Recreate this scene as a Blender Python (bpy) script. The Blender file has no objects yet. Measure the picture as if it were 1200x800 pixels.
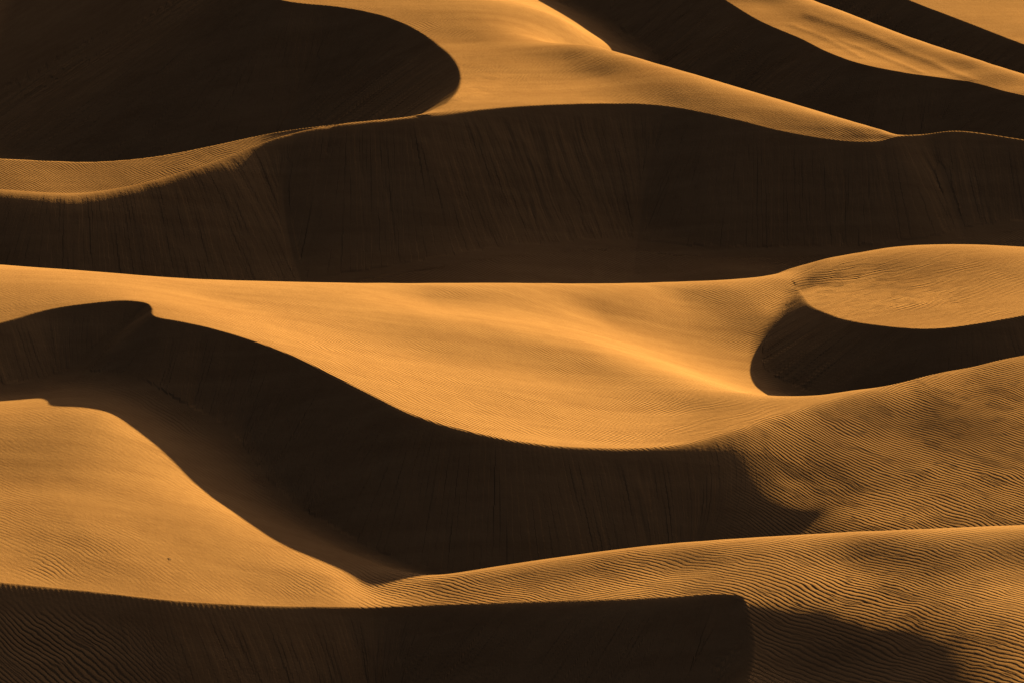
import bpy, math
import numpy as np
from mathutils import Vector

RES = 1.0            # mesh density (1 = final)
rng = np.random.default_rng(7)

# ------------------------------------------------------------------ camera
CAM_H = 150.0
PITCH = math.radians(15.0)
HFOV = math.radians(14.0)
FPX = 600.0 / math.tan(HFOV / 2)
SP, CP = math.sin(PITCH), math.cos(PITCH)
SUN_AZ, SUN_EL = math.radians(32.0), math.radians(17.5)


def px(u, v, z):
    """surveyed point of the terrain: bearing, depression and height -> world"""
    cx, cy = (u - 600) / FPX, -(v - 400) / FPX
    d = np.array([cx, CP + cy * SP, -SP + cy * CP])
    t = (z - CAM_H) / d[2]
    return np.array([d[0] * t, d[1] * t, z])


def wy(u, y, z):
    """point on a bearing at ground distance y with height z"""
    t = y * CP + (CAM_H - z) * SP
    return np.array([(u - 600) / FPX * t, y, z])


# ------------------------------------------------------------------ crest lines
def catmull(pts, n=14):
    p = np.array(pts, float)
    p = np.vstack([2 * p[0] - p[1], p, 2 * p[-1] - p[-2]])
    out = []
    for i in range(1, len(p) - 2):
        a, b, c, d = p[i - 1], p[i], p[i + 1], p[i + 2]
        t01 = np.linalg.norm((b - a)[:2]) ** .5 + 1e-6
        t12 = np.linalg.norm((c - b)[:2]) ** .5 + 1e-6
        t23 = np.linalg.norm((d - c)[:2]) ** .5 + 1e-6
        m1 = (c - b) + t12 * ((b - a) / t01 - (c - a) / (t01 + t12))
        m2 = (c - b) + t12 * ((d - c) / t23 - (d - b) / (t12 + t23))
        for t in np.arange(n) / n:
            out.append((2 * (b - c) + m1 + m2) * t ** 3 + (-3 * (b - c) - 2 * m1 - m2) * t ** 2 + m1 * t + b)
    out.append(p[-2])
    return np.array(out)


def resample(c, extra, step=0.55):
    seg = np.concatenate([[0], np.cumsum(np.hypot(*np.diff(c[:, :2], axis=0).T))])
    s = np.arange(0, seg[-1], step)
    return np.stack([np.interp(s, seg, c[:, k]) for k in range(3)], 1), [np.interp(s, seg, e) for e in extra]


def crest_of(rows):
    """rows: (u, v, z, slip angle, rounding) -> dense crest"""
    p = [np.concatenate([px(r[0], r[1], r[2]), r[3:5]]) for r in rows]
    c = catmull(p)
    return resample(c[:, :3], [c[:, 3], np.maximum(c[:, 4], 0.15)])


F_rows = [(-330, 650, 19.5, 33, .5), (-150, 663, 17.1, 33, .5), (0, 681, 14.8, 33, .4), (100, 691, 13.5, 33, .3), (200, 702, 12.2, 33, .25), (300, 708, 11, 33, .25), (420, 710, 10, 32, .3),
          (500, 708, 10.2, 32, .6), (600, 704, 11.6, 32, 1.0), (700, 701, 13.1, 32, 1.2), (800, 697, 14.5, 32, 1.0), (850, 694, 15.2, 32, .6), (868, 697, 15.2, 32, .25), (878, 714, 14.5, 33, .2),
          (884, 740, 13.2, 33, .2), (885, 766, 11.9, 33, .2), (878, 800, 10.5, 33, .2), (850, 870, 8.6, 32, .2), (800, 960, 6, 32, .3)]
Fc, (Fa, Fr) = crest_of(F_rows)

C_rows = [(-330, 440, 23, 32, .3), (-150, 412, 24.2, 32, .3), (0, 378, 25.6, 32, .3), (60, 362, 26.4, 32, .2), (110, 355, 26.9, 33, .15), (150, 352, 27.1, 33, .15), (172, 353.5, 27.1, 33, .15), (179, 361, 26.9, 33, .15), (182, 371, 26.7, 33, .15), (215, 377, 26.4, 32, .15),
          (250, 385, 25.9, 32, .15), (330, 411, 24.4, 32, .2), (430, 459, 22, 32, .4), (490, 487, 20.6, 32, .6), (600, 515, 18.9, 32, .6), (700, 524, 18, 32, .6), (790, 521, 17.8, 31, 1.0),
          (850, 506, 18.3, 28, 2.2), (900, 489, 18.9, 25, 3.2), (950, 474, 19.3, 23, 4.2), (1000, 461, 19.8, 23, 5.0), (1060, 447, 20.3, 20.5, 5.0), (1100, 438, 20.7, 18, 5), (1200, 417, 21.8, 14.5, 5), (1350, 392, 23, 13, 5), (1550, 370, 24, 13, 5)]
Cc, (Ca, Cr) = crest_of(C_rows)

K_rows = [(938, 339, 15.9, 30, .4), (943, 347, 16.5, 31, .3), (950, 357, 17.0, 32, .2), (970, 367, 17.7, 32, .2), (1000, 376, 18.5, 32, .2), (1060, 384, 19.6, 32, .2), (1100, 384.5, 20.2, 32, .2), (1150, 378.5, 20.8, 32, .2), (1200, 369, 21.4, 32, .2), (1290, 350, 22, 32, .3), (1400, 325, 21, 32, .4)]
Kc, (Ka, Kr) = crest_of(K_rows)

D_rows = [(-330, 205, 17.5, 31, 3), (-150, 214, 17.4, 31, 4), (0, 222, 17.3, 31, 4), (60, 226, 17.1, 31, 4), (110, 225, 17.1, 31, 4), (180, 212, 18.1, 31, 3.5), (250, 190, 19.8, 31, 3), (300, 171, 21.2, 31, 2.5), (335, 159, 22.3, 32, 2), (400, 146.5, 23.7, 32, 1.5), (480, 137.5, 24.6, 32, .8),
          (540, 130.5, 25, 32, .5), (600, 125, 25.2, 32, .3), (700, 121, 25.1, 32, .2), (770, 123, 24.8, 32, .2), (850, 137, 24, 32, .2), (920, 154, 22.5, 32, .2), (980, 164, 21.6, 32, .2), (1025, 165.5, 21.5, 32, .2), (1060, 160.5, 21.8, 32, .2), (1095, 155, 22.2, 32, .2), (1130, 154, 22.2, 32, .2), (1200, 164, 21.2, 32, .2), (1350, 185, 19, 32, .2), (1550, 200, 18, 32, .3)]
Dc, (Da, Dr) = crest_of(D_rows)

E_rows = [(215, -240, 43, 32, .5), (225, -170, 38.5, 32, .4), (240, -100, 34.5, 32, .4), (262, -50, 31.6, 32, .3), (292, -18, 30.2, 32, .3), (330, 0, 29, 32, .2), (400, 9, 28.3, 32, .2), (450, 20, 27.7, 32, .2), (490, 36, 27, 32, .2), (520, 57, 26.2, 32, .2), (535, 74, 25.7, 33, .2), (541, 92, 25.3, 33, .2), (536, 110, 25.1, 33, .2), (525, 121, 25, 33, .2), (508, 132.8, 24.9, 32, .2)]
Ec, (Ea, Er) = crest_of(E_rows)

G_rows = [(560, -190, 40, 32, .5), (660, -110, 34, 32, .3), (760, -50, 30, 32, .3), (850, 0, 27, 32, .2), (890, 24, 25.8, 32, .2), (940, 46, 24.6, 32, .2), (975, 63, 24, 32, .2), (1010, 75, 23.5, 32, .2), (1060, 85, 22.9, 32, .2), (1130, 95, 22.3, 32, .2), (1200, 112, 21.9, 32, .2), (1350, 150, 20.5, 32, .2), (1550, 180, 18, 32, .2)]
Gc, (Ga, Gr) = crest_of(G_rows)

I_rows = [(860, -130, 34, 32, .4), (1000, -32, 26.2, 32, .3), (1065, 0, 24.6, 32, .2), (1130, 25, 23.4, 32, .2), (1200, 52, 22.6, 32, .2), (1350, 105, 21, 32, .2), (1550, 150, 17, 32, .3)]
Ic, (Ia, Ir) = crest_of(I_rows)

# ------------------------------------------------------------------ grid: its rows follow the crests
def spaced(lo, a, b, hi, step, grow=1.09):
    core = list(np.arange(a, b, step))
    out, s, x = [], step, core[-1]
    while x < hi:
        s *= grow
        x += s
        out.append(x)
    pre, s, x = [], step, core[0]
    while x > lo:
        s *= grow
        x -= s
        pre.append(x)
    return np.array(pre[::-1] + core + out)


xi = spaced(-0.42, -0.135, 0.135, 0.42, 0.00028 / RES)
NC = len(xi)


def line(c, sel=None):
    q = np.stack([c[:, 0] / c[:, 1], c[:, 1]], 1)
    if sel is not None:
        q = q[sel(q)]
    keep, m = [], -9
    for r in q:
        if r[0] > m + 1e-5:
            keep.append(r)
            m = r[0]
    return np.array(keep)


def along(*ls):
    q = np.vstack(ls)
    return np.interp(xi, q[:, 0], q[:, 1])


E_l = line(Ec, lambda q: (q[:, 0] < -0.0205) & (q[:, 0] > -.064))
G_l = line(Gc)
F_l = line(Fc)
LF = along(F_l[(F_l[:, 0] < .050) & (F_l[:, 1] > 402)])
LC = along(line(Cc, lambda q: (q[:, 0] < -.0935) | (q[:, 0] > -.0855)))
LD = along(line(Dc))
K_l = line(Kc)
LK = np.maximum(along([[-.42, 520], [.05, 520]], K_l[K_l[:, 0] > .08]), LC + 6)
LG = np.maximum(along(E_l, G_l[G_l[:, 0] > 0.045]), LD + 8)
LI = np.maximum(along([[-.42, 770], [.04, 770]], line(Ic)[line(Ic)[:, 0] > .05]), LG + 8)
BANDS = [(np.full(NC, 250.0), LF, 150, 'e'), (LF, LC, 170, 'b'), (LC, LK, 150, 'b'), (LK, LD, 210, 'b'), (LD, LG, 230, 'b'), (LG, LI, 90, 'b'), (LI, np.full(NC, 1300.0), 110, 's')]
rows_ = []
for lo_, hi_, n, how in BANDS:
    n = max(8, int(n * RES))
    s_ = np.arange(n) / n
    if how == 'e':
        t_ = 1 - (1 - s_) ** 2.6
    elif how == 's':
        t_ = s_ ** 2.4
    else:
        t_ = s_ - .62 * np.sin(2 * math.pi * s_) / (2 * math.pi)
    rows_.append(lo_[None] + (hi_ - lo_)[None] * t_[:, None])
rows_.append(np.full((1, NC), 1300.0))
Y = np.vstack(rows_)
XI = np.broadcast_to(xi[None], Y.shape)
X = XI * Y
NR, NC = X.shape
YMIN, YMAX = Y.min(1), Y.max(1)


# ------------------------------------------------------------------ helpers
class Sheet:
    """thin-plate surface through surveyed points"""

    def __init__(self, pts, lam=0.0):
        p = np.array(pts, float)
        keep = [0]
        for i in range(1, len(p)):
            if np.min(np.hypot(*(p[keep, :2] - p[i, :2]).T)) > 0.9:
                keep.append(i)
        p = p[keep]
        self.c = p[:, :2].mean(0)
        self.s = 100.0
        self.q = (p[:, :2] - self.c) / self.s
        n = len(p)
        A = np.zeros((n + 3, n + 3))
        A[:n, :n] = self.k(np.hypot(self.q[:, None, 0] - self.q[None, :, 0], self.q[:, None, 1] - self.q[None, :, 1]))
        A[:n, :n] += np.eye(n) * lam
        A[:n, n] = 1
        A[:n, n + 1:] = self.q
        A[n:, :n] = A[:n, n:].T
        w = np.linalg.solve(A, np.concatenate([p[:, 2], [0, 0, 0]]))
        self.w, self.a = w[:n], w[n:]

    @staticmethod
    def k(r):
        r2 = r * r
        return 0.5 * r2 * np.log(r2 + 1e-12)

    def __call__(self, x, y):
        sh = np.shape(x)
        X_, Y_ = (np.ravel(x) - self.c[0]) / self.s, (np.ravel(y) - self.c[1]) / self.s
        z = self.a[0] + self.a[1] * X_ + self.a[2] * Y_
        for (qx, qy), w in zip(self.q, self.w):
            r2 = (X_ - qx) ** 2 + (Y_ - qy) ** 2 + 1e-12
            z = z + w * 0.5 * r2 * np.log(r2)
        return z.reshape(sh)

    def grid(self):
        """evaluate on a regular lattice and refine with cubic weights"""
        xk = np.arange(xi[0], xi[-1] + .004, .002)
        y0, dy = 246.0, 2.0
        yk = np.arange(y0, 1306, dy)
        z = self(xk[None] * yk[:, None], np.broadcast_to(yk[:, None], (len(yk), len(xk))))
        z = cub(z, xk, xi, 1)
        f = (Y - y0) / dy
        i = f.astype(np.int32)
        t = f - i
        g = lambda k: np.take_along_axis(z, np.clip(i + k, 0, len(yk) - 1), 0)
        a, b, c, d = g(-1), g(0), g(1), g(2)
        return b + .5 * t * (c - a + t * (2 * a - 5 * b + 4 * c - d + t * (3 * (b - c) + d - a)))


def cub(z, xk, x, axis):
    z = np.moveaxis(z, axis, 0)
    i = np.clip(np.searchsorted(xk, x, side='right') - 1, 0, len(xk) - 2)
    m = np.empty_like(z)
    d = np.diff(z, axis=0) / np.diff(xk).reshape(-1, *([1] * (z.ndim - 1)))
    m[1:-1] = 0.5 * (d[1:] + d[:-1])
    m[0], m[-1] = d[0], d[-1]
    h = (xk[i + 1] - xk[i])
    t = ((x - xk[i]) / h)
    e = lambda a: a.reshape(-1, *([1] * (z.ndim - 1)))
    t, h = e(t), e(h)
    r = ((1 + 2 * t) * (1 - t) ** 2) * z[i] + (t * (1 - t) ** 2) * h * m[i] + (t * t * (3 - 2 * t)) * z[i + 1] + (t * t * (t - 1)) * h * m[i + 1]
    return np.moveaxis(r, 0, axis)


def inside(poly, x, y):
    r = np.zeros(x.shape, bool)
    px_, py_ = poly[:, 0], poly[:, 1]
    n = len(poly)
    for i in range(n):
        x1, y1, x2, y2 = px_[i], py_[i], px_[(i + 1) % n], py_[(i + 1) % n]
        if y1 == y2:
            continue
        lo, hi = min(y1, y2), max(y1, y2)
        r0, r1 = np.searchsorted(YMAX, lo, 'left'), np.searchsorted(YMIN, hi, 'left')
        if r1 <= r0:
            continue
        yb = y[r0:r1]
        r[r0:r1] ^= (yb >= lo) & (yb < hi) & (x[r0:r1] < (x2 - x1) * (yb - y1) / (y2 - y1) + x1)
    return r


def smax(a, b, k):
    h = np.maximum(k - np.abs(a - b), 0) / np.maximum(k, 1e-6)
    return np.maximum(a, b) + h * h * k * 0.25


def noise2(x, y, scale, seed):
    r = np.random.default_rng(seed)
    out = np.zeros_like(x)
    for i in range(14):
        a = r.uniform(0, 2 * math.pi)
        f = r.uniform(.5, 1.6) / scale * 2 * math.pi
        out += np.sin(f * (math.cos(a) * x + math.sin(a) * y) + r.uniform(0, 6.28) + 0.8 * np.sin(f * .37 * (math.sin(a) * x - math.cos(a) * y)))
    return out / 4.0


H = np.full(X.shape, 0.0)
SLIP = np.zeros(X.shape, np.float32)      # how much of the point is avalanche face
CS = np.zeros(X.shape, np.float32)        # distance along the crest
CD = np.zeros(X.shape, np.float32)        # distance down from the crest
OWN = np.zeros(X.shape, np.int8)


def cone(crest, alpha, rnd, mask, reach=75.0):
    """angle-of-repose envelope hanging from a crest; returns z, s, d, alpha on mask"""
    xs, ys = X[mask].astype(np.float32), Y[mask].astype(np.float32)
    seg = np.concatenate([[0], np.cumsum(np.hypot(*np.diff(crest[:, :2], axis=0).T))]).astype(np.float32)
    best = np.full(xs.shape, -1e9, np.float32)
    idx = np.zeros(xs.shape, np.int32)
    ta = np.tan(np.radians(alpha)).astype(np.float32)
    for i in range(len(crest)):
        cx, cy, cz = crest[i]
        near = slice(None)
        d2 = (xs - cx) ** 2 + (ys - cy) ** 2
        z = cz - ta[i] * (np.sqrt(d2 + rnd[i] ** 2) - rnd[i])
        m = z > best
        best[m] = z[m]
        idx[m] = i
    bs, bd, ba = seg[idx].copy(), np.hypot(xs - crest[idx, 0], ys - crest[idx, 1]), alpha[idx].copy()
    for o in (-1, 0):           # continuous between the crest samples
        i0 = np.clip(idx + o, 0, len(crest) - 2)
        ax_, ay_ = crest[i0, 0], crest[i0, 1]
        ux, uy = crest[i0 + 1, 0] - ax_, crest[i0 + 1, 1] - ay_
        t = np.clip(((xs - ax_) * ux + (ys - ay_) * uy) / (ux * ux + uy * uy + 1e-9), 0, 1)
        d = np.hypot(xs - ax_ - t * ux, ys - ay_ - t * uy)
        r_ = rnd[i0] + t * (rnd[i0 + 1] - rnd[i0])
        z = crest[i0, 2] + t * (crest[i0 + 1, 2] - crest[i0, 2]) - (ta[i0] + t * (ta[i0 + 1] - ta[i0])) * (np.sqrt(d * d + r_ * r_) - r_)
        m = z > best
        best = np.where(m, z, best)
        bs, bd = np.where(m, seg[i0] + t * (seg[i0 + 1] - seg[i0]), bs), np.where(m, d, bd)
    return best, bs, bd, ba


def add_dune(own, crest, al, rn, poly, sheet, kfoot=1.2, reach_z=0.0, merge=False, box=None):
    """raise a dune: the sheet behind its crest, the avalanche face before it"""
    global H
    crest = crest.copy()
    crest[:, 2] = sheet(crest[:, 0], crest[:, 1])
    ins = inside(poly, X, Y)
    T = sheet.grid()
    m = ~ins & (Y > crest[:, 1].min() - 70) & (Y < crest[:, 1].max() + 40) & (X > crest[:, 0].min() - 60) & (X < crest[:, 0].max() + 60)
    z, s, d, a = cone(crest, al, rn, m)
    old = H[m]
    new = smax(old, z, kfoot[m] if np.ndim(kfoot) else kfoot)
    w = np.clip((z - old) / 0.8 + .5, 0, 1)
    H[m] = new
    SLIP[m] = SLIP[m] * (1 - w) + w * np.clip((a - 25.5) / 4, 0, 1) * np.clip(d / 0.8, 0, 1)
    CS[m] = np.where(w > .3, s, CS[m])
    CD[m] = np.where(w > .3, d, CD[m])
    OWN[m] = np.where(z > old, own, OWN[m])
    if merge:
        b = H[ins]
        t = T[ins]
        H[ins] = smax(b, t, 1.0)
        OWN[ins] = np.where(t > b, own, OWN[ins])
    else:
        H[ins] = T[ins]
        OWN[ins] = own
        SLIP[ins] = 0
    return ins


def crest_pts(c, every=9):
    return [tuple(p) for p in c[::every]]


def dense(rows, n=4):
    """(u, v, z) rows -> finely spaced rows along a smooth curve"""
    return [tuple(r) for r in catmull([r[:3] for r in rows], n)]


def behind(rows, drops=((8, 3.6), (18, 9.0))):
    """points hidden behind an overlooked ridge"""
    out = []
    for r in rows:
        p = px(*r[:3])
        for dy, dz in drops:
            out.append((p[0] * (p[1] + dy) / p[1], p[1] + dy, p[2] - dz))
    return out


# ------------------------------------------------------------------ F: front dune
F_ridge = [(430, 690, 9.8), (500, 677, 10.6), (600, 660.5, 12), (700, 646, 13.6), (800, 635, 15.1), (950, 625, 17), (1100, 618.5, 18.4), (1200, 614.5, 19), (1350, 610, 19.3), (1550, 606, 19.5)]
F_ridge = F_ridge[:1] + dense(F_ridge[1:], 3)
F_pts = crest_pts(Fc) + [px(*r) for r in F_ridge] + behind(F_ridge[2:], ((5, 2.6), (10, 6))) + [px(*r) for r in [
    (1000, 655, 16.8), (940, 690, 15.5), (940, 740, 13.4), (940, 797, 10.8), (1010, 745, 14), (1045, 797, 12.4), (1060, 700, 16), (1200, 660, 18.2), (1200, 720, 17.0), (1200, 800, 14.9), (1350, 800, 15), (1350, 700, 17.4),
    (500, 692, 10.4), (600, 682, 11.9), (700, 673, 13.4), (800, 665, 14.9),
    (960, 900, 8), (1200, 900, 12), (1450, 900, 12.5),
    (0, 480, 20.4), (60, 476, 20.6), (90, 480, 20.6), (120, 486, 20.3), (150, 512, 19), (250, 597, 14.9), (350, 651, 12), (390, 678, 11),
    (186, 405, 23.5), (190, 425, 22.3), (160, 440, 21.3), (230, 470, 19.5), (260, 520, 16.8), (200, 500, 18.2), (290, 548, 15), (300, 590, 13.3), (370, 625, 11.2), (440, 660, 10), (490, 672, 9.4),
    (0, 560, 18.2), (100, 560, 17.9), (0, 620, 16.7), (100, 620, 16.2), (200, 640, 14.3), (300, 670, 12.1), (150, 665, 14.0), (-150, 560, 18.5), (-150, 480, 20.5), (-330, 560, 19)]]
F_pts += [wy(600, 435, 7), wy(700, 433, 7), wy(800, 432, 7.5), wy(900, 431, 8), wy(1050, 430, 8.5), wy(1200, 428, 9.5), wy(1400, 426, 10), wy(600, 448, 5), wy(800, 445, 5), wy(1000, 440, 8), wy(1200, 440, 9), wy(1400, 440, 9),
          wy(0, 470, 18), wy(150, 478, 19), wy(-200, 475, 18)]
SF = Sheet(F_pts, 1e-4)
poly = np.vstack([[[-400, Fc[0, 1]]], Fc[:, :2], [[Fc[-1, 0] - 2, 240]], [[500, 240], [500, 1400], [-400, 1400]]])
# low ground in front of everything
H[:] = -2.0
add_dune(1, Fc, Fa, Fr, poly, SF, 2.0)
SLIP *= np.clip((XI + .110) / .03, 0, 1)      # its far end is a rippled flank, not an avalanche face

# ------------------------------------------------------------------ C: middle dune
C_ridge = [(-330, 285, 25), (-150, 300, 24.7), (0, 312, 24.4), (100, 319, 24), (200, 326, 23.2), (350, 331, 21.8), (500, 332, 20.6), (600, 332, 19.5), (740, 332, 17), (850, 328, 15.8), (900, 323, 15.6), (940, 313.5, 16.1), (970, 306, 16.9), (1000, 300, 17.0), (1060, 294, 17.6), (1130, 293, 18.2), (1200, 296, 18.4), (1350, 302, 18.5)]
C_ridge = dense(C_ridge, 3)
C_pts = crest_pts(Cc, 10) + [px(*r) for r in C_ridge] + behind(C_ridge) + [px(*r) for r in [
    (870, 460.5, 17.6), (930, 463, 18.4), (1000, 456, 19.5),
    (400, 361, 22.7), (400, 395, 22.3), (600, 422, 19.0), (700, 441, 17.6), (600, 422, 19.0), (500, 374, 21.5), (600, 389, 20.0), (700, 413, 18.4), (800, 441, 16.8), (600, 364, 19.1), (700, 391, 16.7), (700, 370, 16.4), (800, 380, 14.6), (800, 350, 15.7), (850, 430, 12.5), (860, 451, 12.8), (900, 440, 11.8), (900, 400, 13.0), (930, 380, 14.0), (925, 345, 15.4), (940, 332, 15.9),
    (500, 420, 20.2), (500, 352, 20.5), (300, 370, 24.2), (700, 470, 17.3), (600, 450, 18.8), (800, 480, 16.8), (250, 350, 24.4),
    (600, 300, 8.2), (600, 268, 8.6), (740, 300, 8.3), (850, 315, 8.4), (850, 300, 8.5), (950, 300, 9), (1000, 285, 9.9), (1100, 267, 11.2), (1200, 262, 11.8), (1350, 262, 12), (740, 260, 8.5)]]
C_pts += behind([(1000, 456, 19.5), (1060, 444.5, 20.3), (1100, 436, 20.7), (1200, 415, 21.8), (1350, 390, 23)], ((3, 1.5), (7, 5)))
C_pts += [wy(1060, 481, 12.6), wy(1200, 484, 14.5), wy(1400, 486, 15), wy(960, 498, 11.6), wy(1000, 530, 13), wy(1100, 530, 14), wy(1200, 530, 14), wy(1400, 530, 14), wy(1200, 555, 11),
          wy(0, 548, 5), wy(200, 555, 4.5), wy(400, 563, 6), wy(600, 562, 8), wy(-200, 545, 6), wy(0, 600, 5), wy(-200, 600, 6), wy(300, 620, 5), wy(700, 620, 8), wy(1200, 620, 10), wy(1500, 560, 11)]
SC = Sheet(C_pts)
poly = np.vstack([[[-500, Cc[0, 1]]], Cc[:, :2], [[500, Cc[-1, 1]], [500, 1400], [-500, 1400]]])
add_dune(2, Cc, Ca, Cr, poly, SC, 1.6)

def blur(a, ny, nx, times=3):
    for _ in range(times):
        for ax_, n in ((0, ny), (1, nx)):
            p = np.concatenate([np.repeat(np.take(a, [0], ax_), n + 1, ax_), a, np.repeat(np.take(a, [-1], ax_), n, ax_)], ax_)
            c = np.cumsum(p, ax_)
            L_ = a.shape[ax_]
            a = (np.take(c, np.arange(2 * n + 1, 2 * n + 1 + L_), ax_) - np.take(c, np.arange(0, L_), ax_)) / (2 * n + 1)
    return a


def soften(spots, my, mx):
    """wind-rounded stretches: (u, v, z, radius m, strength)"""
    global H
    wgt = np.zeros(H.shape)
    for u, v, z, r, k in spots:
        p = px(u, v, z)
        wgt = np.maximum(wgt, k * np.exp(-(((X - p[0]) ** 2 + (Y - p[1]) ** 2) / r ** 2) ** 1.5))
    ny, nx = max(1, int(my / .36 * RES)), max(1, int(mx / .14 * RES))
    H = H * (1 - wgt) + blur(H, ny, nx) * wgt


soften([(830, 520, 17, 5, .8), (880, 510, 17, 8, 1), (930, 500, 17, 9, 1), (980, 500, 17, 9, 1), (970, 545, 15.8, 7, 1), (950, 550, 13, 9, 1), (1030, 540, 15, 10, 1), (900, 560, 13, 8, .8), (1100, 520, 16, 12, 1), (1180, 500, 17, 12, 1), (1260, 500, 17, 14, 1), (1060, 590, 12, 10, 1), (1000, 590, 12, 9, 1), (1150, 580, 13, 12, 1)], 1.6, 1.6)

soften([(930, 510, 17, 8, .8), (970, 530, 16, 10, 1), (1010, 560, 14, 10, 1), (960, 580, 12.5, 9, .9), (1040, 590, 13, 9, .9), (1000, 530, 16.5, 11, 1), (1060, 550, 15.5, 9, .8)], 5.0, 5.0)

# ------------------------------------------------------------------ K: round dune on the right
K_ridge = [(920, 319, 15.3), (945, 312, 16.1), (970, 305.5, 16.7), (1000, 298.3, 17.4), (1030, 293, 18.1), (1060, 289, 18.8), (1130, 287, 19.9), (1200, 290, 20.5), (1300, 297, 20.8)]
K_ridge = dense(K_ridge, 3)
K_pts = crest_pts(Kc, 8) + [px(*r) for r in K_ridge] + behind(K_ridge) + [px(*r) for r in [(1000, 340, 17.9), (1060, 340, 19.3), (1130, 340, 20.4), (1200, 335, 21), (965, 335, 17.0), (945, 325, 16.5), (918, 333, 14.6), (900, 332, 13.8), (880, 335, 12)]]
SK = Sheet(K_pts, 5e-5)
kb = [wy(1400, 560, 8), wy(1100, 575, 8), wy(900, 560, 8), px(905, 330, 14)]
poly = np.vstack([Kc[:, :2], np.array(kb)[:, :2]])
add_dune(3, Kc, Ka, Kr, poly, SK, 1.0, merge=True)
SLIP[OWN == 3] *= np.clip((CS[OWN == 3] - 1) / 5, 0, 1)

soften([(939, 337, 15.8, 1.5, 1)], .7, .7)

# ------------------------------------------------------------------ D: long dune behind
D_ridge = dense([(705, 57, 26.3), (760, 72.5, 26.2), (850, 98.5, 25.4), (950, 128, 23.5), (1010, 146, 22.4), (1046, 156.5, 21.9)], 3)
D_left = dense([(-330, 170, 19.8), (-150, 179, 19.6), (0, 186, 19.5), (60, 189, 19.3), (110, 190, 19.2), (180, 184, 19.7), (250, 171, 20.9), (300, 160, 21.9), (335, 153.5, 22.7), (400, 145.5, 23.8), (480, 137, 24.6)], 3)
D_top = [(600, 80, 25.8), (600, 40, 26.8), (650, 20, 26.3), (600, 0, 27), (500, 0, 28.8), (550, 50, 26.4), (541, 90, 25.3), (480, 30, 27.3), (530, 65, 26), (400, 8, 28.4), (330, 0, 29), (420, -30, 30), (292, -18, 30.2), (262, -50, 31.6), (240, -100, 34.5), (225, -170, 38.5), (215, -240, 43), (400, -80, 31), (330, -160, 34.5), (560, 115, 25.2),
         (720, 50, 20), (680, 10, 21.5), (620, -20, 24), (760, 45, 19.5), (820, 80, 17), (700, 90, 25.7), (640, 50, 26.7), (660, 70, 26.3), (500, -40, 30)]
D_pts = crest_pts(Dc, 10) + [px(*r) for r in D_left] + [px(*r) for r in D_ridge + D_top] + behind(D_ridge[1:], ((8, 4), (16, 9))) + [wy(900, 632, 13), wy(1000, 621, 12), wy(1100, 616, 11), wy(1200, 614, 11), wy(1350, 620, 9), wy(1550, 615, 9), wy(1000, 670, 10), wy(1200, 670, 10)]
D_pts += [(p[0], p[1] + 5, p[2] - 2.5) for p in [px(*r[:3]) for r in D_rows[-6:]]]
SD = Sheet(D_pts)
poly = np.vstack([[[-600, Dc[0, 1]]], Dc[:, :2], [[600, Dc[-1, 1]], [600, 1400], [-600, 1400]]])
KD = np.interp(X / Y, [-.14, -.06, .02, .05, .14], [4, 6, 7, 2.0, 2.0])
add_dune(4, Dc, Da, Dr, poly, SD, KD)

# ------------------------------------------------------------------ E: basin carved behind D, under the crest E
Ec[:, 2] = SD(Ec[:, 0], Ec[:, 1])
B_pts = [px(*r) for r in D_left] + behind(D_left, ((7, 2.4), (20, 6.5))) + [px(*r) for r in [(505, 134.6, 24.8), (450, 128, 12), (400, 125, 8)]]
B_pts += [wy(120, 655, 3.5), wy(240, 655, 3.5), wy(340, 655, 3.5), wy(240, 690, 4.5), wy(340, 700, 5)]
B_pts += [px(*r) for r in [(0, 170, 3.8), (0, 100, 8.2), (0, 40, 12.5), (0, 0, 15.5), (60, 60, 10.5), (60, 120, 6.5), (-150, 160, 4.5), (-150, 100, 9), (-150, 0, 16), (-330, 150, 5.5), (-330, 50, 13), (-200, -60, 20), (60, -60, 20)]]
SB = Sheet(B_pts)
dl = np.array([px(*r) for r in D_left + [(505, 134.4, 24.9)]])[:, :2]
poly = np.vstack([[[-400, dl[0, 1]]], dl, Ec[::-1, :2], [[-400, Ec[0, 1]]]])
ins = inside(poly, X, Y)
zc, s, d, a = cone(Ec, Ea, Er, ins)
fl = SB.grid()[ins]
H[ins] = smax(fl, zc, 2.5)
w = np.clip((zc - fl) / .8 + .5, 0, 1)
SLIP[ins] = w * np.clip(d / .8, 0, 1)
CS[ins], CD[ins] = s, d
OWN[ins] = np.where(zc > fl, 5, OWN[ins])

soften([(512, 131, 24.9, 4.5, 1), (525, 124, 25, 3, .8)], 1.3, 1.3)

# ------------------------------------------------------------------ G and H: far dunes upper right
G_ridge = [(760, -110, 33), (850, -48, 28.8), (900, -22, 27.4), (950, 0, 26.2), (1000, 19, 25.1), (1060, 42, 24), (1130, 65, 23.2), (1200, 87, 22.6), (1350, 130, 21.4)]
G_ridge = dense(G_ridge, 3)
G_pts = crest_pts(Gc, 9) + [px(*r) for r in G_ridge] + behind(G_ridge, ((6, 3), (13, 8))) + [wy(900, 720, 14), wy(1100, 680, 12), wy(1200, 660, 12), wy(1400, 650, 11), wy(700, 780, 22), wy(1200, 720, 12)]
G_pts += [px(*r) for r in [(900, 5, 26.7), (950, 27, 25.5), (1000, 46, 24.5), (1060, 64, 23.5), (1130, 81, 22.8), (1200, 100, 22.3)]]
SG = Sheet(G_pts, 1e-4)
poly = np.vstack([Gc[:, :2], [[700, Gc[-1, 1]], [700, 1400], [Gc[0, 0], 1400]]])
add_dune(6, Gc, Ga, Gr, poly, SG, 1.2)

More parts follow.
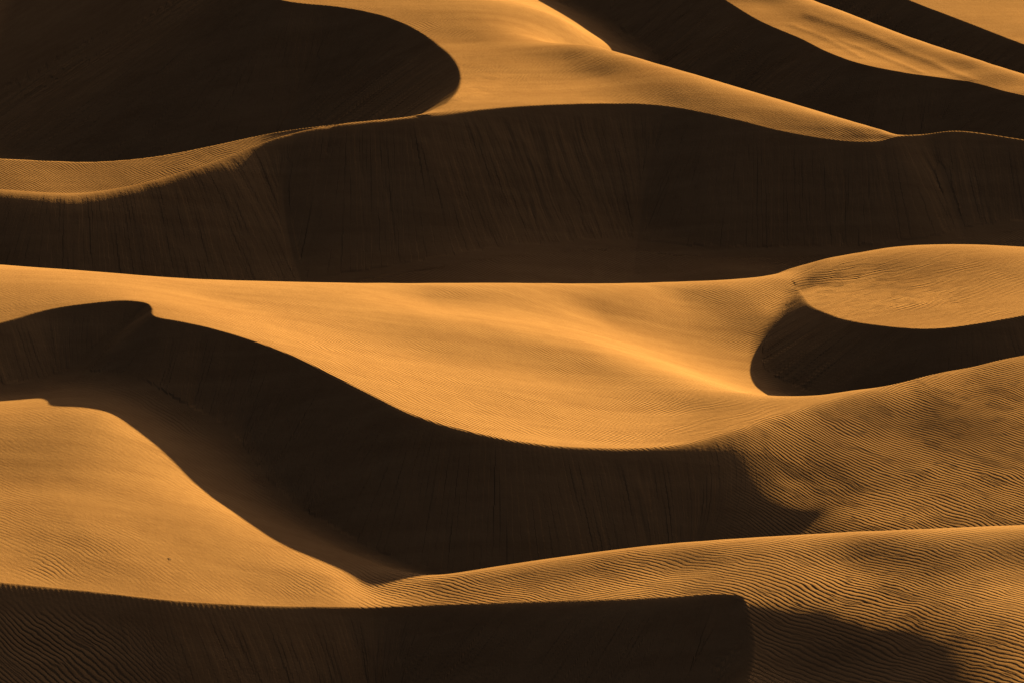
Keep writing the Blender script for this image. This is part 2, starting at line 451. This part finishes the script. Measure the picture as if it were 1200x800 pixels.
I_ridge = [(950, -110, 34), (1100, -45, 27.5), (1150, 0, 24), (1172, 14, 22.8), (1200, 40, 21)]
I_pts = crest_pts(Ic, 9) + [px(*r) for r in [(950, -110, 33), (1100, -25, 26), (1150, 2, 24.3), (1200, 30, 23.4), (1300, 60, 22)]] + [wy(1200, 800, 20), wy(1500, 760, 16)]
SI = Sheet(I_pts, 1e-4)
poly = np.vstack([Ic[:, :2], [[700, Ic[-1, 1]], [700, 1400], [Ic[0, 0], 1400]]])
add_dune(7, Ic, Ia, Ir, poly, SI, 1.2)

# ------------------------------------------------------------------ fade to the open desert outside the surveyed ground
wide = 14 + 5 * noise2(X, Y, 140, 3)
ax = np.abs(XI)
e = lambda t: t * t * (3 - 2 * t)
w = e(np.clip((ax - 0.165) / 0.10, 0, 1))
w = np.maximum(w, e(np.clip((Y - 740) / 120, 0, 1)))
w = np.maximum(w, e(np.clip((375 - Y) / 60, 0, 1)))
H = np.clip(H, -6, 60) * (1 - w) + w * wide
SLIP *= (1 - w)
OWN[(w > .6)] = 8

# low wind furrows on the far dune
for pts, h_, w_r in (([(948, 22, 25.6), (1010, 42, 24.6), (1070, 66, 23.4), (1140, 94, 22.4)], .11, 1.0), ([(985, 48, 24.4), (1030, 63, 23.8), (1080, 84, 23)], .09, .8), ([(930, 30, 25.4), (970, 45, 24.7), (1010, 66, 23.9)], .08, .8)):
    fc = catmull([px(*q) for q in pts])
    fc, _ = resample(fc, [])
    m = (np.abs(X - fc[:, 0].mean()) < 30) & (Y > fc[:, 1].min() - 8) & (Y < fc[:, 1].max() + 8) & (OWN == 6)
    d_ = np.full(m.sum(), 1e9)
    for q in fc:
        d_ = np.minimum(d_, np.hypot(X[m] - q[0], Y[m] - q[1]))
    H[m] += h_ * np.exp(-(d_ / w_r) ** 2)

# slight natural unevenness
H += (1 - SLIP) * (0.015 * noise2(X, Y, 17, 11) + 0.008 * noise2(X, Y, 6, 12))

jump = np.zeros(H.shape, np.float32)
jx = np.abs(np.diff(CS, axis=1)) > 1.2
jy = np.abs(np.diff(CS, axis=0)) > 1.2
jump[:, 1:] += jx
jump[:, :-1] += jx
jump[1:] += jy
jump[:-1] += jy
jump = (jump > 0).astype(np.float32)
for _ in range(4):
    q = jump.copy()
    q[1:] = np.maximum(q[1:], jump[:-1] * .82)
    q[:-1] = np.maximum(q[:-1], jump[1:] * .82)
    q[:, 1:] = np.maximum(q[:, 1:], jump[:, :-1] * .82)
    q[:, :-1] = np.maximum(q[:, :-1], jump[:, 1:] * .82)
    jump = q
STREAK = SLIP * np.clip((CD - .7) / 5, 0, 1) * np.clip(1 - jump * 1.0, 0, 1) * (jump < .4)

# ------------------------------------------------------------------ normals and attributes
P = np.stack([X, Y, H], -1).astype(np.float32)
du = np.gradient(P, axis=1)
dv = np.gradient(P, axis=0)
Nrm = np.cross(du, dv)
Nrm /= np.linalg.norm(Nrm, axis=-1, keepdims=True)
slope = np.sqrt(1 - Nrm[..., 2] ** 2)
PH = (0.72 * X + 0.69 * Y) + 0.50 * H + 0.9 * noise2(X, Y, 38, 21) + 0.16 * noise2(X, Y, 9, 22)
LAM = np.array([.8, .60, .50, .50, .46, .46, .6, .6, .8])      # ripple spacing of each dune, m
PH = PH / LAM[OWN]
# how strongly each stretch of sand is rippled, as surveyed
RSPOTS = [(100, 600, .03), (200, 620, .03), (60, 540, .05), (250, 660, .03), (40, 495, .15), (300, 680, .05), (0, 660, .08), (150, 680, .08), (0, 676, .1), (100, 686, .1), (200, 697, .1), (290, 704, .15), (360, 705, .3), (450, 700, .8), (600, 690, .8), (600, 668, .15), (750, 690, .9), (800, 645, .2), (1000, 640, .3), (900, 680, .9), (1000, 700, 1.0), (1100, 720, .95), (1200, 760, .8), (1200, 620, .2), (950, 780, .7), (100, 750, 1.6), (30, 730, 1.6), (60, 790, 1.6), (180, 780, 1.4), (250, 770, .8), (400, 760, .3),
          (100, 340, .12), (300, 380, .5), (400, 430, .9), (500, 460, .8), (600, 490, .9), (700, 500, .9), (800, 500, .8), (700, 460, .5), (850, 485, .35), (600, 420, .25), (450, 370, .15), (700, 370, .12), (600, 345, .2), (850, 350, .4), (800, 420, .1), (900, 330, .5), (400, 340, .08), (200, 350, .1),
          (900, 520, 1.2), (1000, 500, 1.2), (1000, 560, 1.0), (1100, 480, .8), (1100, 560, .9), (1200, 500, .6), (1200, 600, .9), (1000, 462, .4), (1150, 435, .4), (850, 560, .7), (700, 560, .5), (300, 500, .15), (400, 640, .1),
          (1000, 340, 1.3), (1060, 345, 1.3), (1060, 375, .3), (1150, 350, .7), (1060, 300, .4), (1200, 300, .3),
          (100, 205, .35), (0, 210, .35), (250, 180, .35), (350, 152, .7), (560, 100, 1.2), (620, 110, .7), (700, 80, .3), (600, 60, .2), (600, 20, .15), (850, 120, .15), (500, 10, .2), (650, 290, .4), (850, 310, .2), (950, 30, .1), (1100, 70, .1)]
num, den = np.zeros(X.shape), np.full(X.shape, 1e-9)
cz_ = CP * Y + SP * (CAM_H - H)
UU = 600 + FPX * X / cz_
VV = 400 - FPX * (SP * Y - CP * (CAM_H - H)) / cz_
RS = []
for (u, v, a) in RSPOTS:        # ground position of each survey spot
    j = np.argmin((UU - u) ** 2 + (VV - v) ** 2 + (Y - 250) * .02)
    RS.append((X.flat[j], Y.flat[j], a))
for (gx, gy, a) in RS:
    wgt = 1.0 / (((X - gx) ** 2 + ((Y - gy) * .6) ** 2) + 4.0) ** 1.6
    num += wgt * a
    den += wgt
RIP = (1 - SLIP) * np.clip(num / den * (1 + 0.25 * noise2(X, Y, 22, 31)), 0.03, 1.6)
near = np.minimum(np.where(UU < 420, np.abs(Y + .8 - LF[None]), 9), np.where(UU < 300, np.abs(Y - LC[None]), 9))
RIP *= np.clip((near - .9) / 3.0, 0, 1)
del UU, VV, cz_

# ------------------------------------------------------------------ material
def sand_material():
    m = bpy.data.materials.new('sand')
    m.use_nodes = True
    nt = m.node_tree
    nt.nodes.clear()
    N = lambda t, **k: (lambda n: ([setattr(n, a, b) for a, b in k.items()], n)[1])(nt.nodes.new(t))
    L = nt.links.new

    def val(x):
        return x

    def mth(op, a, b=None, c=None):
        n = N('ShaderNodeMath', operation=op)
        for i, q in enumerate((a, b, c)):
            if q is None:
                continue
            if isinstance(q, (int, float)):
                n.inputs[i].default_value = q
            else:
                L(q, n.inputs[i])
        return n.outputs[0]

    def attr(name):
        return N('ShaderNodeAttribute', attribute_name=name).outputs['Fac']

    def noise(vec, scale, detail=2, rough=.5, dist=0):
        n = N('ShaderNodeTexNoise')
        L(vec, n.inputs['Vector'])
        n.inputs['Scale'].default_value = scale
        n.inputs['Detail'].default_value = detail
        n.inputs['Roughness'].default_value = rough
        n.inputs['Distortion'].default_value = dist
        return n.outputs['Fac']

    def comb(x, y, z=0.0):
        n = N('ShaderNodeCombineXYZ')
        for i, q in enumerate((x, y, z)):
            if isinstance(q, (int, float)):
                n.inputs[i].default_value = q
            else:
                L(q, n.inputs[i])
        return n.outputs[0]

    pos = N('ShaderNodeNewGeometry').outputs['Position']
    ph, rip, slip, cs, cd = attr('phase'), attr('ripple'), attr('slip'), attr('along'), attr('down')
    # wind ripples
    warp = mth('MULTIPLY', mth('SUBTRACT', noise(pos, .60, 2), .5), 0.9)
    warp2 = mth('MULTIPLY', mth('SUBTRACT', noise(pos, .13, 1), .5), 2.6)
    p = mth('ADD', ph, mth('ADD', warp, warp2))
    sel = mth('MULTIPLY_ADD', mth('SUBTRACT', noise(pos, .16, 2), .5), 7.0, .5)
    sel.node.use_clamp = True

    def train(q):
        a = mth('SINE', mth('MULTIPLY', q, 2 * math.pi))
        return mth('ADD', a, mth('MULTIPLY', mth('SINE', mth('ADD', mth('MULTIPLY', q, 4 * math.pi), 0.9)), 0.22))

    w1, w2 = train(p), train(mth('MULTIPLY_ADD', p, 1.16, .3))
    shp = mth('ADD', mth('MULTIPLY', w1, sel), mth('MULTIPLY', w2, mth('SUBTRACT', 1.0, sel)))
    patch = mth('MULTIPLY_ADD', noise(pos, .10, 3, .55), 1.6, .05)
    amp = mth('MULTIPLY', rip, mth('MINIMUM', mth('MAXIMUM', patch, .35), 1.2))
    ripz = mth('MULTIPLY', mth('MULTIPLY', shp, amp), 0.030)
    # avalanche tongues on slip faces
    wob = mth('MULTIPLY', mth('SUBTRACT', noise(comb(mth('MULTIPLY', cs, .16), mth('MULTIPLY', cd, .13)), 1.0, 1, .5), .5), 1.1)
    cw = mth('ADD', cs, wob)
    st = noise(comb(cw, mth('MULTIPLY', cd, .07)), 1.0, 2, .5, .3)
    st2 = noise(comb(cw, mth('MULTIPLY', cd, .16)), .30, 2, .5, .6)
    stz = mth('MULTIPLY', mth('MULTIPLY', mth('ADD', mth('MULTIPLY', mth('SUBTRACT', st, .5), .20), mth('MULTIPLY', mth('SUBTRACT', st2, .5), .55)), slip), 1.0)
    fine = mth('MULTIPLY', mth('SUBTRACT', noise(pos, 2.2, 3, .6), .5), 0.03)
    hgt = mth('ADD', mth('ADD', ripz, stz), fine)
    b = N('ShaderNodeBump')
    b.inputs['Strength'].default_value = 1.0
    b.inputs['Distance'].default_value = 1.0
    L(hgt, b.inputs['Height'])
    # colour
    mp = N('ShaderNodeMapping')
    mp.inputs['Rotation'].default_value = (0, 0, math.radians(38))
    mp.inputs['Scale'].default_value = (.035, .42, .35)
    L(pos, mp.inputs['Vector'])
    wind = noise(mp.outputs[0], 1.0, 5, .62, .4)
    tone = mth('ADD', mth('MULTIPLY', noise(pos, .035, 4, .6), .40), mth('ADD', mth('MULTIPLY', noise(pos, .9, 3, .6), .18), mth('MULTIPLY', wind, .42)))
    cr = N('ShaderNodeValToRGB')
    L(tone, cr.inputs[0])
    cr.color_ramp.elements[0].position = .36
    cr.color_ramp.elements[0].color = (.170, .084, .032, 1)
    cr.color_ramp.elements[1].position = .64
    cr.color_ramp.elements[1].color = (.230, .119, .046, 1)
    bs = N('ShaderNodeBsdfPrincipled')
    bs.inputs['Roughness'].default_value = .95
    bs.inputs['Specular IOR Level'].default_value = 0.0
    L(cr.outputs[0], bs.inputs['Base Color'])
    L(b.outputs[0], bs.inputs['Normal'])
    o = N('ShaderNodeOutputMaterial')
    L(bs.outputs[0], o.inputs[0])
    return m


SAND = sand_material()

# ------------------------------------------------------------------ objects
C = bpy.context.scene.collection
GROUP = 'wind-shaped sand dunes one behind the other'
INFO = {
    1: ('sand_dune', 'nearest dune with a dark rippled front face below a sunlit slope marked by one twig'),
    2: ('sand_dune', 'middle dune with a long S-shaped crest ending in a notched nose'),
    3: ('sand_dune', 'small round dune with flat rippled sunlit top and crescent-shaped slip face'),
    4: ('sand_dune', 'long dune with the widest dark slip face, its sunlit top tapering like a blade'),
    5: ('sand_dune', 'dark rounded slip face curving over the shaded basin in the upper left corner'),
    6: ('sand_dune', 'far dune with a furrowed diagonal lit band above a broad dark face'),
    7: ('sand_dune', 'farthest dune in the upper right corner, sunlit strip behind a narrow dark face'),
    8: ('desert_ground', 'open rolling desert sand around the dunes'),
}
idx = np.arange(NR * NC).reshape(NR, NC)
quads = np.stack([idx[:-1, :-1], idx[:-1, 1:], idx[1:, 1:], idx[1:, :-1]], -1).reshape(-1, 4)
qo = OWN[:-1, :-1].reshape(-1)
flatP, flatN = P.reshape(-1, 3), Nrm.reshape(-1, 3)
ATT = {'phase': PH, 'ripple': RIP, 'slip': STREAK, 'along': CS, 'down': CD}
for k, (name, label) in INFO.items():
    q = quads[qo == k]
    if len(q) == 0:
        continue
    used, inv = np.unique(q, return_inverse=True)
    me = bpy.data.meshes.new(name)
    nv, nf = len(used), len(q)
    me.vertices.add(nv)
    me.vertices.foreach_set('co', flatP[used].ravel())
    me.loops.add(nf * 4)
    me.loops.foreach_set('vertex_index', inv.ravel().astype(np.int32))
    me.polygons.add(nf)
    me.polygons.foreach_set('loop_start', np.arange(0, nf * 4, 4, dtype=np.int32))
    me.polygons.foreach_set('loop_total', np.full(nf, 4, np.int32))
    me.update()
    me.polygons.foreach_set('use_smooth', np.ones(nf, bool))
    for an, arr in ATT.items():
        at = me.attributes.new(an, 'FLOAT', 'POINT')
        at.data.foreach_set('value', np.ascontiguousarray(arr.reshape(-1)[used], dtype=np.float32))
    me.normals_split_custom_set_from_vertices(flatN[used])
    me.materials.append(SAND)
    ob = bpy.data.objects.new(name, me)
    C.objects.link(ob)
    ob['kind'] = 'structure'
    ob['label'] = label
    ob['category'] = 'dune' if k < 8 else 'desert'
    if k < 8:
        ob['group'] = GROUP

# ------------------------------------------------------------------ the dry twig on the lit slope
import bmesh
from mathutils.bvhtree import BVHTree


def ground(u, v):
    """first sand point met on a bearing and depression"""
    p0 = np.array([0, 0, CAM_H])
    d = px(u, v, 0) - p0
    d /= np.linalg.norm(d)
    for t in np.arange(380, 700, .1):
        p = p0 + d * t
        c = np.searchsorted(xi, p[0] / p[1])
        r = np.searchsorted(Y[:, c], p[1])
        if H[r, c] >= p[2]:
            return Vector((X[r, c], Y[r, c], H[r, c]))


def twig_mesh():
    bm = bmesh.new()

    def limb(pts, r0, r1, n=6):
        rings = []
        for k, p in enumerate(pts):
            a = Vector(pts[min(k + 1, len(pts) - 1)]) - Vector(pts[max(k - 1, 0)])
            a.normalize()
            x = a.orthogonal().normalized()
            y = a.cross(x)
            r = r0 + (r1 - r0) * k / (len(pts) - 1)
            rings.append([bm.verts.new(Vector(p) + (x * math.cos(q * 2 * math.pi / n) + y * math.sin(q * 2 * math.pi / n)) * r) for q in range(n)])
        for A, B in zip(rings, rings[1:]):
            for q in range(n):
                bm.faces.new((A[q], A[(q + 1) % n], B[(q + 1) % n], B[q]))
        bm.faces.new(rings[0][::-1])
        bm.faces.new(rings[-1])

    limb([(-.24, .03, .05), (-.12, .0, .09), (.0, -.02, .10), (.13, -.05, .08), (.26, -.09, .07)], .035, .014)
    limb([(-.06, -.01, .09), (.0, .05, .15), (.08, .09, .19)], .022, .009)
    limb([(.05, -.03, .09), (.11, -.10, .14), (.19, -.13, .15)], .020, .008)
    limb([(-.18, .02, .07), (-.20, -.05, .11), (-.25, -.09, .13)], .018, .008)
    me = bpy.data.meshes.new('dry_twig')
    bm.to_mesh(me)
    bm.free()
    return me


wood = bpy.data.materials.new('dry_wood')
wood.use_nodes = True
wn = wood.node_tree
wb = wn.nodes['Principled BSDF']
wb.inputs['Roughness'].default_value = .85
wx = wn.nodes.new('ShaderNodeTexNoise')
wx.inputs['Scale'].default_value = 22
wr = wn.nodes.new('ShaderNodeValToRGB')
wr.color_ramp.elements[0].color = (.016, .010, .006, 1)
wr.color_ramp.elements[1].color = (.05, .03, .017, 1)
wn.links.new(wx.outputs['Fac'], wr.inputs[0])
wn.links.new(wr.outputs[0], wb.inputs['Base Color'])
tm = twig_mesh()
tm.materials.append(wood)
tw = bpy.data.objects.new('dry_twig', tm)
tw.scale = (1.0, .9, .75)
tw.location = ground(198, 655) - Vector((0, 0, .04))
tw.rotation_euler = (0, math.radians(8), math.radians(-12))
C.objects.link(tw)
tw['label'] = 'tiny dark dry twig lying alone on the sunlit sand slope at lower left'
tw['category'] = 'twig'

# ------------------------------------------------------------------ light
sd = Vector((math.sin(SUN_AZ) * math.cos(SUN_EL), math.cos(SUN_AZ) * math.cos(SUN_EL), math.sin(SUN_EL)))
sun = bpy.data.lights.new('sun', 'SUN')
sun.energy = 5.0
sun.angle = math.radians(.53)
sun.color = (1.0, .80, .37)
so = bpy.data.objects.new('sun', sun)
so.rotation_euler = sd.to_track_quat('Z', 'Y').to_euler()
so.location = (0, 500, 300)
C.objects.link(so)
w_ = bpy.data.worlds.new('World')
bpy.context.scene.world = w_
w_.use_nodes = True
nt = w_.node_tree
bg = nt.nodes['Background']
sky = nt.nodes.new('ShaderNodeTexSky')
sky.sky_type = 'NISHITA'
sky.sun_disc = False
sky.sun_elevation = SUN_EL
sky.sun_rotation = SUN_AZ
sky.altitude = 400
sky.air_density = 0.3
sky.dust_density = 10.0
nt.links.new(sky.outputs[0], bg.inputs['Color'])
bg.inputs['Strength'].default_value = .018

cam = bpy.data.cameras.new('camera')
cam.sensor_width = 36
cam.lens = 18 / math.tan(HFOV / 2)
cam.clip_start = 1
cam.clip_end = 60000
co = bpy.data.objects.new('camera', cam)
co.location = (0, 0, CAM_H)
co.rotation_euler = (math.pi / 2 - PITCH, 0, 0)
C.objects.link(co)
S = bpy.context.scene
S.camera = co
S.view_settings.view_transform = 'Standard'
S.view_settings.look = 'None'
S.view_settings.gamma = 1
S.view_settings.use_curve_mapping = False
S.view_settings.exposure = 2.5
S.cycles.max_bounces = 4
S.cycles.use_denoising = True
S.cycles.denoiser = 'OPENIMAGEDENOISE'
S.cycles.denoising_input_passes = 'RGB_ALBEDO_NORMAL'
S.cycles.diffuse_bounces = 0
